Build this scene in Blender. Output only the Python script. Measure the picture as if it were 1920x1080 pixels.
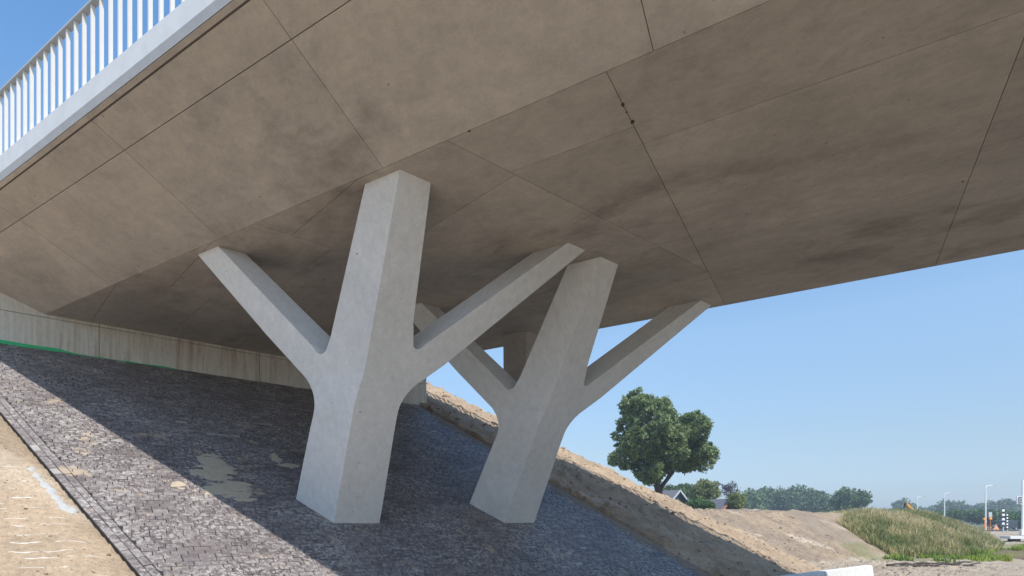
import bpy, bmesh, math, random
import numpy as np
from mathutils import Vector, Matrix

random.seed(7); rng = np.random.default_rng(7)
scene = bpy.context.scene
for o in list(bpy.data.objects): bpy.data.objects.remove(o)

# ---------------------------------------------------------------- camera
EYE = 2.1
cam_d = bpy.data.cameras.new("camera"); cam = bpy.data.objects.new("camera", cam_d)
scene.collection.objects.link(cam); scene.camera = cam
cam.location = (0, 0, EYE); cam.rotation_euler = (math.pi/2, 0, 0)
cam_d.sensor_width = 36; cam_d.lens = 1038.55/1920*36; cam_d.shift_y = (978.93-540)/1920
cam_d.clip_end = 6000; cam_d.clip_start = 0.05

# ---------------------------------------------------------------- frame of the place
H = 4.5                                   # soffit height over the eye
TH, PHI = -0.5288, 0.3708
R = np.array([math.cos(TH), math.sin(TH)]); T = np.array([-R[1], R[0]])        # along / across the bridge
S = math.sin(PHI)*R + math.cos(PHI)*T; N = np.array([-S[1], S[0]])             # along / away from the road below
VK, VF, VB, ZB, ZT, ZR, VJ = 1.1673*H, 2.7021*H, .7536*H, 1.182*H, 1.2582*H, 1.4924*H, .8622*H
VFB = VF+(VK-VB)
N0, TN = 2.1122*H, .6058
VN, VFAR, NW = .8163*H, 3.0507*H, 3.4829*H
BETA = math.atan(TN)

# ---------------------------------------------------------------- sun, sky, exposure
SUN_EL = math.radians(53); CPH = math.tan(SUN_EL)/2.4655; SPH = math.sqrt(1-CPH*CPH)
sh = -T*CPH + R*SPH
sund = Vector((sh[0]*math.cos(SUN_EL), sh[1]*math.cos(SUN_EL), math.sin(SUN_EL)))
w = bpy.data.worlds.new("World"); scene.world = w; w.use_nodes = True
nt = w.node_tree; bg = nt.nodes["Background"]
sky = nt.nodes.new("ShaderNodeTexSky"); sky.sky_type = 'NISHITA'; sky.sun_disc = False
sky.sun_elevation = SUN_EL; sky.sun_rotation = math.atan2(sh[0], sh[1])
sky.air_density = 1.0; sky.dust_density = 0.5; sky.ozone_density = 3.0
tc = nt.nodes.new("ShaderNodeTexCoord"); sx = nt.nodes.new("ShaderNodeSeparateXYZ"); nt.links.new(tc.outputs["Generated"], sx.inputs[0])
rp = nt.nodes.new("ShaderNodeValToRGB"); nt.links.new(sx.outputs[2], rp.inputs[0])      # less glare low in the sky, same all round
els = rp.color_ramp.elements
for q in range(4): els.new(.5)
for e_, (p_, c_) in zip(els, [(0, (.42, .48, .62)), (.045, (.44, .47, .57)), (.12, (.58, .56, .55)), (.31, (.88, .88, .81)), (.56, (.68, .92, 1)), (1, (.74, .95, 1))]):
    e_.position = p_; e_.color = (*c_, 1)
mxs = nt.nodes.new("ShaderNodeMix"); mxs.data_type = 'RGBA'; mxs.blend_type = 'MULTIPLY'; mxs.inputs[0].default_value = 1
nt.links.new(sky.outputs[0], mxs.inputs[6]); nt.links.new(rp.outputs[0], mxs.inputs[7])
nt.links.new(mxs.outputs[2], bg.inputs[0]); bg.inputs[1].default_value = 0.15
sl = bpy.data.lights.new("sun", 'SUN'); sl.energy = 3.1; sl.angle = math.radians(.5); sl.color = (1, .95, .88)
so = bpy.data.objects.new("sun", sl); scene.collection.objects.link(so)
so.rotation_euler = sund.to_track_quat('Z', 'Y').to_euler(); so.location = (0, 0, 60)
scene.view_settings.view_transform = 'Standard'; scene.view_settings.look = 'None'
scene.view_settings.exposure = 0.8; scene.view_settings.gamma = 1
scene.cycles.max_bounces = 8; scene.cycles.diffuse_bounces = 5
scene.cycles.volume_bounces = 0; scene.cycles.use_denoising = True

# ---------------------------------------------------------------- helpers
def link(o): scene.collection.objects.link(o); return o
def tag(o, label=None, cat=None, group=None, kind=None):
    if label: o['label'] = label
    if cat: o['category'] = cat
    if group: o['group'] = group
    if kind: o['kind'] = kind
    return o
def empty(name, loc=(0, 0, 0), rz=0):
    o = bpy.data.objects.new(name, None); o.location = loc; o.rotation_euler = (0, 0, rz); return link(o)
def meshobj(name, verts, faces, mat=None, parent=None, smooth=False, attr=None):
    me = bpy.data.meshes.new(name); me.from_pydata([tuple(map(float, v)) for v in verts], [], faces)
    return meobj(name, me, mat, parent, smooth, attr)
def meobj(name, me, mat=None, parent=None, smooth=False, attr=None):
    if attr is not None:
        a = me.attributes.new("tint", 'FLOAT', 'FACE'); a.data.foreach_set('value', attr)
    if smooth: me.polygons.foreach_set('use_smooth', [True]*len(me.polygons))
    if mat and not me.materials: me.materials.append(mat)
    me.update()
    o = bpy.data.objects.new(name, me); o.parent = parent
    return link(o)
def npmesh(name, V, F, mat, parent=None, attrs=None, smooth=False):
    """V (n,3), F (m,k) numpy"""
    me = bpy.data.meshes.new(name); k = F.shape[1]
    me.vertices.add(len(V)); me.vertices.foreach_set('co', V.astype(np.float32).ravel())
    me.loops.add(F.size); me.loops.foreach_set('vertex_index', F.astype(np.int32).ravel())
    me.polygons.add(len(F)); me.polygons.foreach_set('loop_start', np.arange(0, F.size, k, dtype=np.int32))
    me.polygons.foreach_set('loop_total', np.full(len(F), k, dtype=np.int32))
    if smooth: me.polygons.foreach_set('use_smooth', np.ones(len(F), dtype=bool))
    me.update(calc_edges=True)
    for nm, dom, val in (attrs or []):
        if val.ndim == 2:
            a = me.attributes.new(nm, 'FLOAT_COLOR', dom)
            c = np.ones((len(val), 4), np.float32); c[:, :3] = val; a.data.foreach_set('color', c.ravel())
        else:
            a = me.attributes.new(nm, 'FLOAT', dom); a.data.foreach_set('value', val.astype(np.float32))
    me.materials.append(mat)
    o = bpy.data.objects.new(name, me); o.parent = parent
    return link(o)
class MB:
    def __init__(s): s.v = []; s.f = []
    def prism(s, pts_a, pts_b):
        n = len(pts_a); b = len(s.v); s.v += [tuple(p) for p in pts_a]+[tuple(p) for p in pts_b]
        s.f.append(list(range(b, b+n))[::-1]); s.f.append(list(range(b+n, b+2*n)))
        for i in range(n):
            j = (i+1) % n; s.f.append([b+i, b+j, b+n+j, b+n+i])
        return s
    def box(s, c, d, rz=0, M=None):
        cx, cy, cz = c; dx, dy, dz = [x/2 for x in d]; co, si = math.cos(rz), math.sin(rz)
        q = [(-dx, -dy), (dx, -dy), (dx, dy), (-dx, dy)]
        q = [(cx+x*co-y*si, cy+x*si+y*co) for x, y in q]
        return s.prism([(x, y, cz-dz) for x, y in q], [(x, y, cz+dz) for x, y in q])
    def tube(s, a, b, ra, rb=None, n=8):
        a = Vector(a); b = Vector(b); rb = ra if rb is None else rb; d = (b-a).normalized()
        u = d.orthogonal().normalized(); v = d.cross(u)
        A = [a+(u*math.cos(t)+v*math.sin(t))*ra for t in [2*math.pi*i/n for i in range(n)]]
        B = [b+(u*math.cos(t)+v*math.sin(t))*rb for t in [2*math.pi*i/n for i in range(n)]]
        return s.prism(A, B)
    def beam(s, a, b, wd, ht):
        a = Vector(a); b = Vector(b); d = (b-a).normalized(); up = Vector((0, 0, 1))
        if abs(d.z) > .9: up = Vector((0, 1, 0))
        x = d.cross(up).normalized(); y = x.cross(d)
        q = [(-wd/2, -ht/2), (wd/2, -ht/2), (wd/2, ht/2), (-wd/2, ht/2)]
        return s.prism([a+x*i+y*j for i, j in q], [b+x*i+y*j for i, j in q])
    def build(s, name, mat, parent=None, smooth=False):
        o = meshobj(name, s.v, s.f, mat, parent)
        bm = bmesh.new(); bm.from_mesh(o.data); bmesh.ops.recalc_face_normals(bm, faces=bm.faces); bm.to_mesh(o.data); bm.free()
        if smooth: o.data.shade_smooth()
        return o
def uvz(u, v, z): p = u*R+v*T; return (p[0], p[1], z+EYE)
def snz(s, n, z): p = s*S+n*N; return (p[0], p[1], z+EYE)

# ---------------------------------------------------------------- materials
def mat_new(name):
    m = bpy.data.materials.new(name); m.use_nodes = True; nt = m.node_tree
    b = nt.nodes["Principled BSDF"]; b.inputs["Roughness"].default_value = .8
    return m, nt, b
def nd(nt, typ, **kw):
    n = nt.nodes.new(typ)
    for k, v in kw.items():
        if k in ('inp',):
            for kk, vv in v.items(): n.inputs[kk].default_value = vv
        else: setattr(n, k, v)
    return n
def coords(nt, scale=(1, 1, 1), rot=(0, 0, 0), kind='pos'):
    src = nt.nodes.new("ShaderNodeNewGeometry").outputs["Position"] if kind == 'pos' else nt.nodes.new("ShaderNodeTexCoord").outputs["Object"]
    mp = nt.nodes.new("ShaderNodeMapping"); mp.vector_type = 'TEXTURE' if rot != (0, 0, 0) else 'POINT'
    mp.inputs["Rotation"].default_value = rot
    nt.links.new(src, mp.inputs[0])
    mp2 = nt.nodes.new("ShaderNodeMapping"); mp2.inputs["Scale"].default_value = scale
    nt.links.new(mp.outputs[0], mp2.inputs[0]); return mp2.outputs[0]
def noise(nt, vec, scale, detail=5, rough=.55, dist=0):
    n = nd(nt, "ShaderNodeTexNoise"); n.inputs["Scale"].default_value = scale; n.inputs["Detail"].default_value = detail
    n.inputs["Roughness"].default_value = rough; n.inputs["Distortion"].default_value = dist
    nt.links.new(vec, n.inputs["Vector"]); return n.outputs["Fac"]
def ramp(nt, fac, stops):
    r = nd(nt, "ShaderNodeValToRGB"); e = r.color_ramp.elements
    while len(e) < len(stops): e.new(.5)
    for i, (p, c) in enumerate(stops):
        e[i].position = p; e[i].color = (*c, 1) if len(c) == 3 else c
    nt.links.new(fac, r.inputs[0]); return r.outputs[0]
def g(v): return (v, v, v)
def mixc(nt, fac, a, b, mode='MIX'):
    m = nd(nt, "ShaderNodeMix", data_type='RGBA', blend_type=mode)
    for sock, val in ((0, fac), (6, a), (7, b)):
        if hasattr(val, 'is_linked'): nt.links.new(val, m.inputs[sock])
        elif isinstance(val, (int, float)): m.inputs[sock].default_value = val
        else: m.inputs[sock].default_value = (*val, 1)
    return m.outputs[2]
def bump(nt, b, h, strength, dist):
    bp = nd(nt, "ShaderNodeBump"); bp.inputs["Strength"].default_value = strength; bp.inputs["Distance"].default_value = dist
    nt.links.new(h, bp.inputs["Height"]); nt.links.new(bp.outputs[0], b.inputs["Normal"])
def math_(nt, op, a, b=None):
    m = nd(nt, "ShaderNodeMath", operation=op)
    for i, v in enumerate((a, b)):
        if v is None: continue
        if hasattr(v, 'is_linked'): nt.links.new(v, m.inputs[i])
        else: m.inputs[i].default_value = v
    return m.outputs[0]

def concrete(name, base, stain, stain_amt=.5, pores=True, rot=(0, 0, 0), stretch=(1, 1, 1), rnd=.0, rough=.75, mott=.07):
    m, nt, b = mat_new(name); v = coords(nt, stretch, rot)
    n1 = noise(nt, v, .45, 7, .62, .6)
    col = mixc(nt, ramp(nt, n1, [(.42, g(0)), (.72, g(1))]), base, tuple(c*(1-.28*stain_amt) for c in base))
    n2 = noise(nt, v, 1.0, 7, .62, .3)
    n2b = noise(nt, v, .32, 3, .5)
    blot = math_(nt, 'MULTIPLY', ramp(nt, n2, [(.47, g(0)), (.72, g(1))]), ramp(nt, n2b, [(.5, g(0)), (.62, g(1))]))
    blot = math_(nt, 'MULTIPLY', blot, stain_amt)
    col = mixc(nt, blot, col, stain)
    n6 = noise(nt, coords(nt, (1, 1.25, 1), rot), 2.6, 9, .78, .2)
    col = mixc(nt, 1.0, col, ramp(nt, n6, [(.36, g(1-mott)), (.5, g(1)), (.64, g(1+mott*.8))]), 'MULTIPLY')
    n3 = noise(nt, v, 9, 6, .75)
    col = mixc(nt, ramp(nt, n3, [(.3, g(0)), (.75, g(1))]), col, mixc(nt, 1.0, col, g(.80), 'MULTIPLY'))
    n4 = noise(nt, v, 60, 3, .7)
    col = mixc(nt, .25, col, mixc(nt, 1.0, col, ramp(nt, n4, [(.35, g(.7)), (.65, g(1.15))]), 'MULTIPLY'))
    h = math_(nt, 'ADD', n3, math_(nt, 'MULTIPLY', n4, .3))
    if pores:
        vo = nd(nt, "ShaderNodeTexVoronoi"); vo.inputs["Scale"].default_value = 4.5; vo.inputs["Randomness"].default_value = 1
        nt.links.new(coords(nt), vo.inputs["Vector"])
        nsp = noise(nt, v, 1.3, 2)
        thr = math_(nt, 'MULTIPLY', ramp(nt, nsp, [(.42, g(0)), (.7, g(1))]), .085)
        pm = math_(nt, 'LESS_THAN', vo.outputs["Distance"], thr)
        col = mixc(nt, math_(nt, 'MULTIPLY', pm, .75), col, tuple(c*.35 for c in base))
    if rnd:
        vr = nd(nt, "ShaderNodeTexVoronoi"); vr.inputs["Scale"].default_value = 1.6; nt.links.new(coords(nt), vr.inputs["Vector"])
        rs = math_(nt, 'LESS_THAN', math_(nt, 'ADD', vr.outputs["Distance"], math_(nt, 'MULTIPLY', noise(nt, v, 30, 3), .06)), math_(nt, 'MULTIPLY', ramp(nt, noise(nt, v, .7, 2), [(.48, g(0)), (.62, g(1))]), .075))
        col = mixc(nt, math_(nt, 'MULTIPLY', rs, .6), col, (.24, .13, .035))
        ns = noise(nt, coords(nt, (.35, 3.2, 1), rot), 1.6, 6, .7)
        col = mixc(nt, math_(nt, 'MULTIPLY', ramp(nt, ns, [(.58, g(0)), (.74, g(1))]), .25), col, stain)
        oi = nd(nt, "ShaderNodeObjectInfo")
        f = ramp(nt, oi.outputs["Random"], [(0, g(1-rnd)), (1, g(1+rnd*.5))])
        col = mixc(nt, 1.0, col, f, 'MULTIPLY')
    nt.links.new(col, b.inputs["Base Color"]); b.inputs["Roughness"].default_value = rough
    b.inputs["Specular IOR Level"].default_value = .3
    bump(nt, b, h, .25, .012)
    return m
ROTB = (0, 0, TH)
M_soffit = concrete("soffit_concrete", (.54, .482, .415), (.25, .22, .185), .8, rot=ROTB, stretch=(.8, 1.3, 1), rnd=.09, mott=.11)
M_pier = concrete("pier_concrete", (.76, .76, .74), (.60, .60, .57), .4, pores=True, stretch=(1, 1, .7), rough=.6, mott=.035)
M_groove = concrete("joint_concrete", (.20, .175, .15), (.11, .095, .08), .6, pores=False)
def wall_mat():
    m, nt, b = mat_new("wall_concrete"); v = coords(nt)
    vs = coords(nt, (1, 1, .06))
    n1 = noise(nt, vs, 5.5, 6, .65); n2 = noise(nt, v, .5, 4); n3 = noise(nt, vs, 22, 3, .6); n4 = noise(nt, v, 14, 5, .7)
    col = mixc(nt, ramp(nt, n3, [(.35, g(0)), (.7, g(1))]), (.66, .63, .54), (.56, .53, .44))
    rust = math_(nt, 'MULTIPLY', ramp(nt, n1, [(.47, g(0)), (.68, g(1))]), ramp(nt, n2, [(.42, g(.05)), (.58, g(1))]))
    col = mixc(nt, math_(nt, 'MULTIPLY', rust, .8), col, (.30, .15, .06))
    col = mixc(nt, .35, col, mixc(nt, 1.0, col, ramp(nt, n4, [(.3, g(.7)), (.7, g(1.15))]), 'MULTIPLY'))
    nt.links.new(col, b.inputs["Base Color"]); bump(nt, b, n4, .2, .01); return m
M_wall = wall_mat()
def plain(name, col, rough=.6, metal=0, var=.15, scale=6):
    m, nt, b = mat_new(name); v = coords(nt); n = noise(nt, v, scale, 5, .6)
    c = mixc(nt, ramp(nt, n, [(.35, g(0)), (.7, g(1))]), col, tuple(x*(1-var) for x in col))
    nt.links.new(c, b.inputs["Base Color"]); b.inputs["Roughness"].default_value = rough; b.inputs["Metallic"].default_value = metal
    return m
M_edge = plain("pale_edge_concrete", (.60, .61, .61), .6, var=.10, scale=5)
M_rail = plain("white_coated_steel", (.70, .67, .61), .4, var=.04)
M_handrail = plain("grey_coated_steel", (.42, .45, .47), .4, var=.06)
def brick_mat():
    m, nt, b = mat_new("dark_paving_brick"); v = coords(nt)
    at = nd(nt, "ShaderNodeAttribute", attribute_name="tint")
    t = at.outputs["Fac"]
    base = ramp(nt, t, [(0, (.105, .088, .087)), (.35, (.148, .124, .122)), (.7, (.18, .155, .150)), (.9, (.245, .222, .212)), (1, (.35, .33, .31))])
    n1 = noise(nt, v, 16, 5, .7); n2 = noise(nt, v, 1.1, 5, .6); n3 = noise(nt, v, 70, 3, .7)
    f = math_(nt, 'MULTIPLY', ramp(nt, n1, [(.49, g(0)), (.58, g(1))]), ramp(nt, n2, [(.36, g(.16)), (.62, g(1))]))
    col = mixc(nt, math_(nt, 'MULTIPLY', f, .7), base, (.49, .46, .43))
    n5 = noise(nt, v, 2.3, 6, .65)
    f2 = math_(nt, 'MULTIPLY', ramp(nt, n5, [(.60, g(0)), (.66, g(1))]), .65)
    col = mixc(nt, f2, col, (.46, .36, .25))
    col = mixc(nt, .5, col, mixc(nt, 1.0, col, ramp(nt, n3, [(.3, g(.6)), (.7, g(1.35))]), 'MULTIPLY'))
    nt.links.new(col, b.inputs["Base Color"]); b.inputs["Roughness"].default_value = .5
    b.inputs["Specular IOR Level"].default_value = .5
    bump(nt, b, math_(nt, 'ADD', n3, n1), .35, .006); return m
M_brick = brick_mat()
def ground_mat():
    m, nt, b = mat_new("ground_soil"); v = coords(nt)
    at = nd(nt, "ShaderNodeAttribute", attribute_name="col")
    n1 = noise(nt, v, 1.3, 8, .65); n2 = noise(nt, v, 12, 6, .75); n3 = noise(nt, v, 60, 3, .7)
    col = at.outputs["Color"]
    col = mixc(nt, 1.0, col, ramp(nt, n1, [(.3, (.78, .76, .74)), (.7, (1.16, 1.14, 1.1))]), 'MULTIPLY')
    col = mixc(nt, 1.0, col, ramp(nt, n2, [(.3, g(.74)), (.65, g(1.16))]), 'MULTIPLY')
    col = mixc(nt, 1.0, col, ramp(nt, n3, [(.3, g(.8)), (.7, g(1.15))]), 'MULTIPLY')
    nt.links.new(col, b.inputs["Base Color"]); b.inputs["Roughness"].default_value = .95; b.inputs["Specular IOR Level"].default_value = .15
    bump(nt, b, math_(nt, 'ADD', math_(nt, 'MULTIPLY', n2, 1.0), math_(nt, 'MULTIPLY', n3, .35)), .8, .05); return m
M_ground = ground_mat()
M_bed = plain("bedding_sand", (.03, .026, .024), .95, var=.3, scale=30)
M_patch = plain("spilled_sand", (.47, .385, .28), .95, var=.2, scale=25)
M_soilp = plain("loose_earth", (.27, .215, .165), .95, var=.3, scale=18)
M_grit = plain("pale_grit", (.55, .50, .44), .9, var=.3, scale=15)
M_pale = plain("dry_white_lime", (.58, .53, .46), .9, var=.15, scale=20)
M_lime2 = plain("white_lime", (.43, .43, .42), .9, var=.12, scale=25)
M_green = plain("green_sheet", (.01, .50, .16), .45, var=.2, scale=9)
def leaf_mat(name, c1, c2, c3, trans=.25, scale=.6):
    m, nt, b = mat_new(name); v = coords(nt)
    at = nd(nt, "ShaderNodeAttribute", attribute_name="tint")
    n1 = noise(nt, v, scale, 4, .6)
    t = math_(nt, 'ADD', math_(nt, 'MULTIPLY', at.outputs["Fac"], .6), math_(nt, 'MULTIPLY', n1, .45))
    col = ramp(nt, t, [(.2, c1), (.5, c2), (.85, c3)])
    nt.links.new(col, b.inputs["Base Color"]); b.inputs["Roughness"].default_value = .6; b.inputs["Specular IOR Level"].default_value = .25
    tr = nd(nt, "ShaderNodeBsdfTranslucent"); nt.links.new(col, tr.inputs[0])
    mx = nd(nt, "ShaderNodeMixShader"); mx.inputs[0].default_value = trans
    nt.links.new(b.outputs[0], mx.inputs[1]); nt.links.new(tr.outputs[0], mx.inputs[2])
    nt.links.new(mx.outputs[0], nt.nodes["Material Output"].inputs[0]); return m
M_oak = leaf_mat("oak_leaves", (.055, .095, .045), (.16, .22, .09), (.34, .40, .17))
M_leaf = leaf_mat("mixed_leaves", (.05, .095, .042), (.105, .165, .065), (.19, .25, .10))
M_yleaf = leaf_mat("yellow_green_leaves", (.09, .13, .045), (.18, .22, .08), (.32, .34, .13))
M_pleaf = leaf_mat("purple_leaves", (.03, .025, .035), (.06, .045, .06), (.10, .08, .09))
M_hedge = leaf_mat("hedge_leaves", (.04, .09, .025), (.08, .15, .04), (.13, .21, .06))
M_grass = leaf_mat("grass_blades", (.15, .22, .07), (.40, .38, .17), (.74, .62, .38), trans=.35, scale=.28)
M_lime = leaf_mat("fresh_grass_blades", (.16, .25, .05), (.26, .36, .07), (.42, .46, .12), trans=.35, scale=.5)
M_bark = plain("bark", (.075, .062, .05), .9, var=.4, scale=8)
M_white = plain("white_paint", (.80, .80, .80), .5, var=.04)
M_barrier = concrete("barrier_concrete", (.72, .71, .68), (.5, .49, .46), .4, pores=True)
M_black = plain("black_paint", (.02, .02, .022), .5)
M_orange = plain("orange_paint", (.75, .22, .03), .5, var=.1)
M_yellow = plain("yellow_paint", (.62, .30, .03), .5, var=.15)
M_asph = plain("asphalt", (.11, .11, .115), .9, var=.2, scale=2)
M_car = plain("dark_car_paint", (.03, .035, .042), .3)
M_glass = plain("dark_glass", (.03, .045, .055), .12, var=.0)
M_rubber = plain("rubber", (.02, .02, .02), .9)
M_roof = plain("dark_roof", (.14, .14, .15), .75, var=.2, scale=3)
M_tile = plain("red_roof_tile", (.42, .16, .08), .8, var=.3, scale=5)
M_clad = plain("dark_cladding", (.055, .065, .08), .7, var=.2, scale=4)
M_lens = plain("amber_lens", (.85, .35, .05), .3)
M_brown = plain("wet_timber", (.07, .052, .04), .85, var=.4, scale=7)

# ---------------------------------------------------------------- terrain
_tab = rng.random((256, 256))
def vnoise(x, y):
    xi = np.floor(x).astype(int); yi = np.floor(y).astype(int); fx = x-xi; fy = y-yi
    fx = fx*fx*(3-2*fx); fy = fy*fy*(3-2*fy)
    a = _tab[xi & 255, yi & 255]; b = _tab[(xi+1) & 255, yi & 255]; c = _tab[xi & 255, (yi+1) & 255]; d = _tab[(xi+1) & 255, (yi+1) & 255]
    return (a*(1-fx)+b*fx)*(1-fy)+(c*(1-fx)+d*fx)*fy-.5
def fbm(x, y, o=4, g_=.5):
    r = 0; a = 1
    for i in range(o): r = r+a*vnoise(x*2**i+17*i, y*2**i+31*i); a *= g_
    return r
def sstep(a, b, x): t = np.clip((x-a)/(b-a), 0, 1); return t*t*(3-2*t)
ZC = 1.2*H; NC = N0+ZC/TN; VC_FAR = 3.40*H; VC_NEAR = .45*H
GX, GY = 26.0, 41.0
def height(x, y):
    """z relative to the eye, with colour weights"""
    s = x*S[0]+y*S[1]; n = x*N[0]+y*N[1]; v = x*T[0]+y*T[1]
    dn = np.maximum(NC-n, 0)
    # distance from the crest; the crest corner lies at (NC, VC): measure the far side in v, keeping the slope plane flat below the bridge
    vo = np.maximum(v-(VC_FAR+.366*dn*.0), 0)+np.maximum(VC_NEAR-v, 0)
    emb = ZC-TN*np.sqrt(dn**2+vo**2)
    base = -2.1+.04*fbm(x*.2, y*.2)+sstep(45, 90, y)*.55
    # far mound of soil along the road
    dm = np.maximum(16.2-n, 0); dm2 = np.maximum(n-23, 0); de = np.maximum(s-44, 0); dst = np.maximum(16-s, 0)
    mound = .62-.52*np.sqrt(dm**2+dm2**2+(de*1.1)**2)-.0*dst+.35*fbm(x*.13+5, y*.13, 3)
    mound = np.where(s < 12, -9, mound)
    dR = (.885*y-x)/1.335; dF = y-31.2; dB = 52-y; dL = x-15
    sm = lambda a, b, k: -np.log(np.exp(-np.clip(a, -8, 8)*k)+np.exp(-np.clip(b, -8, 8)*k))/k
    gr = sm(sm(dF*.46, dR*.60, 2.5), sm(2.35+0*x, sm(dB*.5, dL*.7, 2.5), 2.5), 2.5)+.22*fbm(x*.3, y*.3, 3)
    grz = -2.15+np.maximum(gr, -.5)
    # plowed dark heap at right
    px_ = -2.1+.85*np.exp(-(((x-32.5)/4.5)**2+((y-31.5)/2.6)**2))+.15*fbm(x*.8, y*.8, 3)
    h = np.maximum.reduce([emb, base, mound, grz, np.where(x > 26, px_, -9)])
    # soften toes
    k = .25
    inpave = (v > VN) & (v < VFAR) & (n > 4.5) & (n < NW+.5)
    near = (v <= VN)
    lump = .10*fbm(x*.9, y*.9, 4)+.05*fbm(x*4, y*4, 3)
    clod = .10*np.clip(fbm(x*5+3, y*5, 3)-.08, 0, 1)*2+.04*fbm(x*2.2, y*2.2+9, 3)
    h2 = h+np.where(near, .35*lump-.015, lump+clod+.06+.10*sstep(VFAR, VFAR+.6, v)*(emb > base))
    h2 = np.where(near & (v > VN-.35), h2-.05*sstep(VN-.35, VN, v), h2)
    h2 = np.where(inpave, h-.12, h2)
    w_gr = sstep(0, .12, grz-np.maximum.reduce([emb, base, mound])) * (grz > -2.05)
    w_emb = (emb >= np.maximum(mound, base)-.05)
    w_md = (mound > np.maximum(emb, base))
    w_pl = (px_ > np.maximum.reduce([emb, base, mound, grz])+.05) & (x > 26)
    return h2, w_gr, w_emb, w_md, w_pl, s, n, v, base
def colour(x, y, W):
    h2, w_gr, w_emb, w_md, w_pl, s, n, v, base = W
    sand = np.where((v < VN)[:, None], np.array([.47, .365, .265]), np.array([.43, .33, .235])); soil = np.array([.285, .225, .17]); pale = np.array([.62, .53, .42]); field = np.array([.13, .15, .06])
    road = np.array([.42, .35, .27]); dark = np.array([.16, .115, .085]); ochre = np.array([.44, .33, .215])
    a = sstep(-.25, .3, fbm(x*.5+9, y*.5, 4))[:, None]
    c = sand*(1-.35*a)+soil*.35*a
    md = soil*(1-a*.6)+ochre*.35*a+soil*.25*a
    c = np.where(w_md[:, None], md, c)
    st = sstep(.28, .5, fbm(x*.25+40, y*1.1, 4))[:, None]
    c = c*(1-.5*st)+pale*.5*st
    flat = (h2 < base+.25) & ~w_emb
    c = np.where(flat[:, None], road*(1-.3*a)+soil*.3*a, c)
    c = np.where(w_pl[:, None], dark*(.8+.6*a), c)
    dirt = (x > .72*y)&(x < 1.6*y)
    fld = sstep(47, 55, y-np.where(dirt, 58, 0)+3*fbm(x*.1, y*.1, 3))[:, None]*np.where(w_emb, 0, 1)[:, None]
    c = c*(1-fld)+field*fld
    lw = (sstep(-.2, .25, fbm(x*.5+2, y*.5+8, 4)+.12*(y-30))*(y > 26)*(y < 50)*(x > 18)*(x < .92*y)*(h2 < -1.2))[:, None]
    c = c*(1-.65*lw)+np.array([.20, .20, .09])*.65*lw
    wg = w_gr[:, None]; c = c*(1-wg)+np.array([.15, .15, .065])*wg
    inp = ((v > VN) & (v < VFAR) & (n < NW+.3))[:, None]
    return c
def sheet(name, xs, ys, kind, basis, drop=0, hole=None):
    A, B = np.meshgrid(xs, ys, indexing='ij')
    X = A*basis[0][0]+B*basis[1][0]; Y = A*basis[0][1]+B*basis[1][1]
    X = X.ravel(); Y = Y.ravel(); W = height(X, Y)
    Z = W[0]-drop
    V = np.stack([X, Y, Z+EYE], 1); na, nb = len(xs), len(ys)
    i = np.arange(na-1)[:, None]*nb+np.arange(nb-1)[None, :]
    F = np.stack([i, i+nb, i+nb+1, i+1], -1).reshape(-1, 4)
    if hole is not None:
        keep = ~hole(A.ravel()[F].mean(1), B.ravel()[F].mean(1)); F = F[keep]
    o = npmesh(name, V, F, M_ground, attrs=[("col", 'POINT', colour(X, Y, W))], smooth=True)
    return tag(o, kind=kind)
# fine patch in (s, n) where the banks are, coarser rings to the horizon
S0, S1, NA, NB = -9.0, 34.0, 5.0, 21.0
sheet("embankment", np.arange(S0, S1+.01, .07), np.arange(NA, NB+.01, .07), 'structure', (S, N))
def ring(a, b, d, lim): 
    out = [b]; st = d
    while out[-1] < lim: out.append(out[-1]+st); st *= 1.22
    lo = [a]; st = d
    while lo[-1] > -lim: lo.append(lo[-1]-st); st *= 1.22
    return lo[::-1][:-1], out[1:]
def axis(a, b, d, lim):
    lo, hi = ring(a, b, d, lim)
    return np.array(list(lo)+list(np.linspace(a, b, int(round((b-a)/d))+1))+list(hi))
gs = axis(S0, S0+80, .4, 800); gn = axis(-40.0+5.0, 45.0, .4, 800)
sheet("ground", gs, gn, 'structure', (S, N), drop=.0, hole=lambda a, b: (a > S0+.3) & (a < S1-.3) & (b > NA+.3) & (b < NB-.3))

# ---------------------------------------------------------------- bridge deck
deck = tag(empty("concrete_bridge"), "wide concrete bridge deck overhead with inclined soffit edge and pale fascia beam", "bridge")
U_R = 4.6*H
def clip(poly, nx, ny, d):            # keep nx*x+ny*y <= d
    out = []
    for i in range(len(poly)):
        a = poly[i]; b = poly[(i+1) % len(poly)]
        da = nx*a[0]+ny*a[1]-d; db = nx*b[0]+ny*b[1]-d
        if da <= 0: out.append(a)
        if (da < 0) != (db < 0) and da != db:
            t = da/(da-db)
            if 0 < t < 1: out.append((a[0]+(b[0]-a[0])*t, a[1]+(b[1]-a[1])*t))
    return out
def area(p): return abs(sum(p[i][0]*p[(i+1) % len(p)][1]-p[(i+1) % len(p)][0]*p[i][1] for i in range(len(p))))/2
def shrink(poly, gp):
    a = sum(p[0]*q[1]-q[0]*p[1] for p, q in zip(poly, poly[1:]+poly[:1]))
    if a < 0: poly = poly[::-1]
    out = poly
    for p, q in zip(poly, poly[1:]+poly[:1]):
        ex, ey = q[0]-p[0], q[1]-p[1]; L = math.hypot(ex, ey)
        if L < 1e-6: continue
        nx, ny = ey/L, -ex/L
        out = clip(out, nx, ny, nx*p[0]+ny*p[1]-gp)
        if len(out) < 3: return []
    return out
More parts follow.
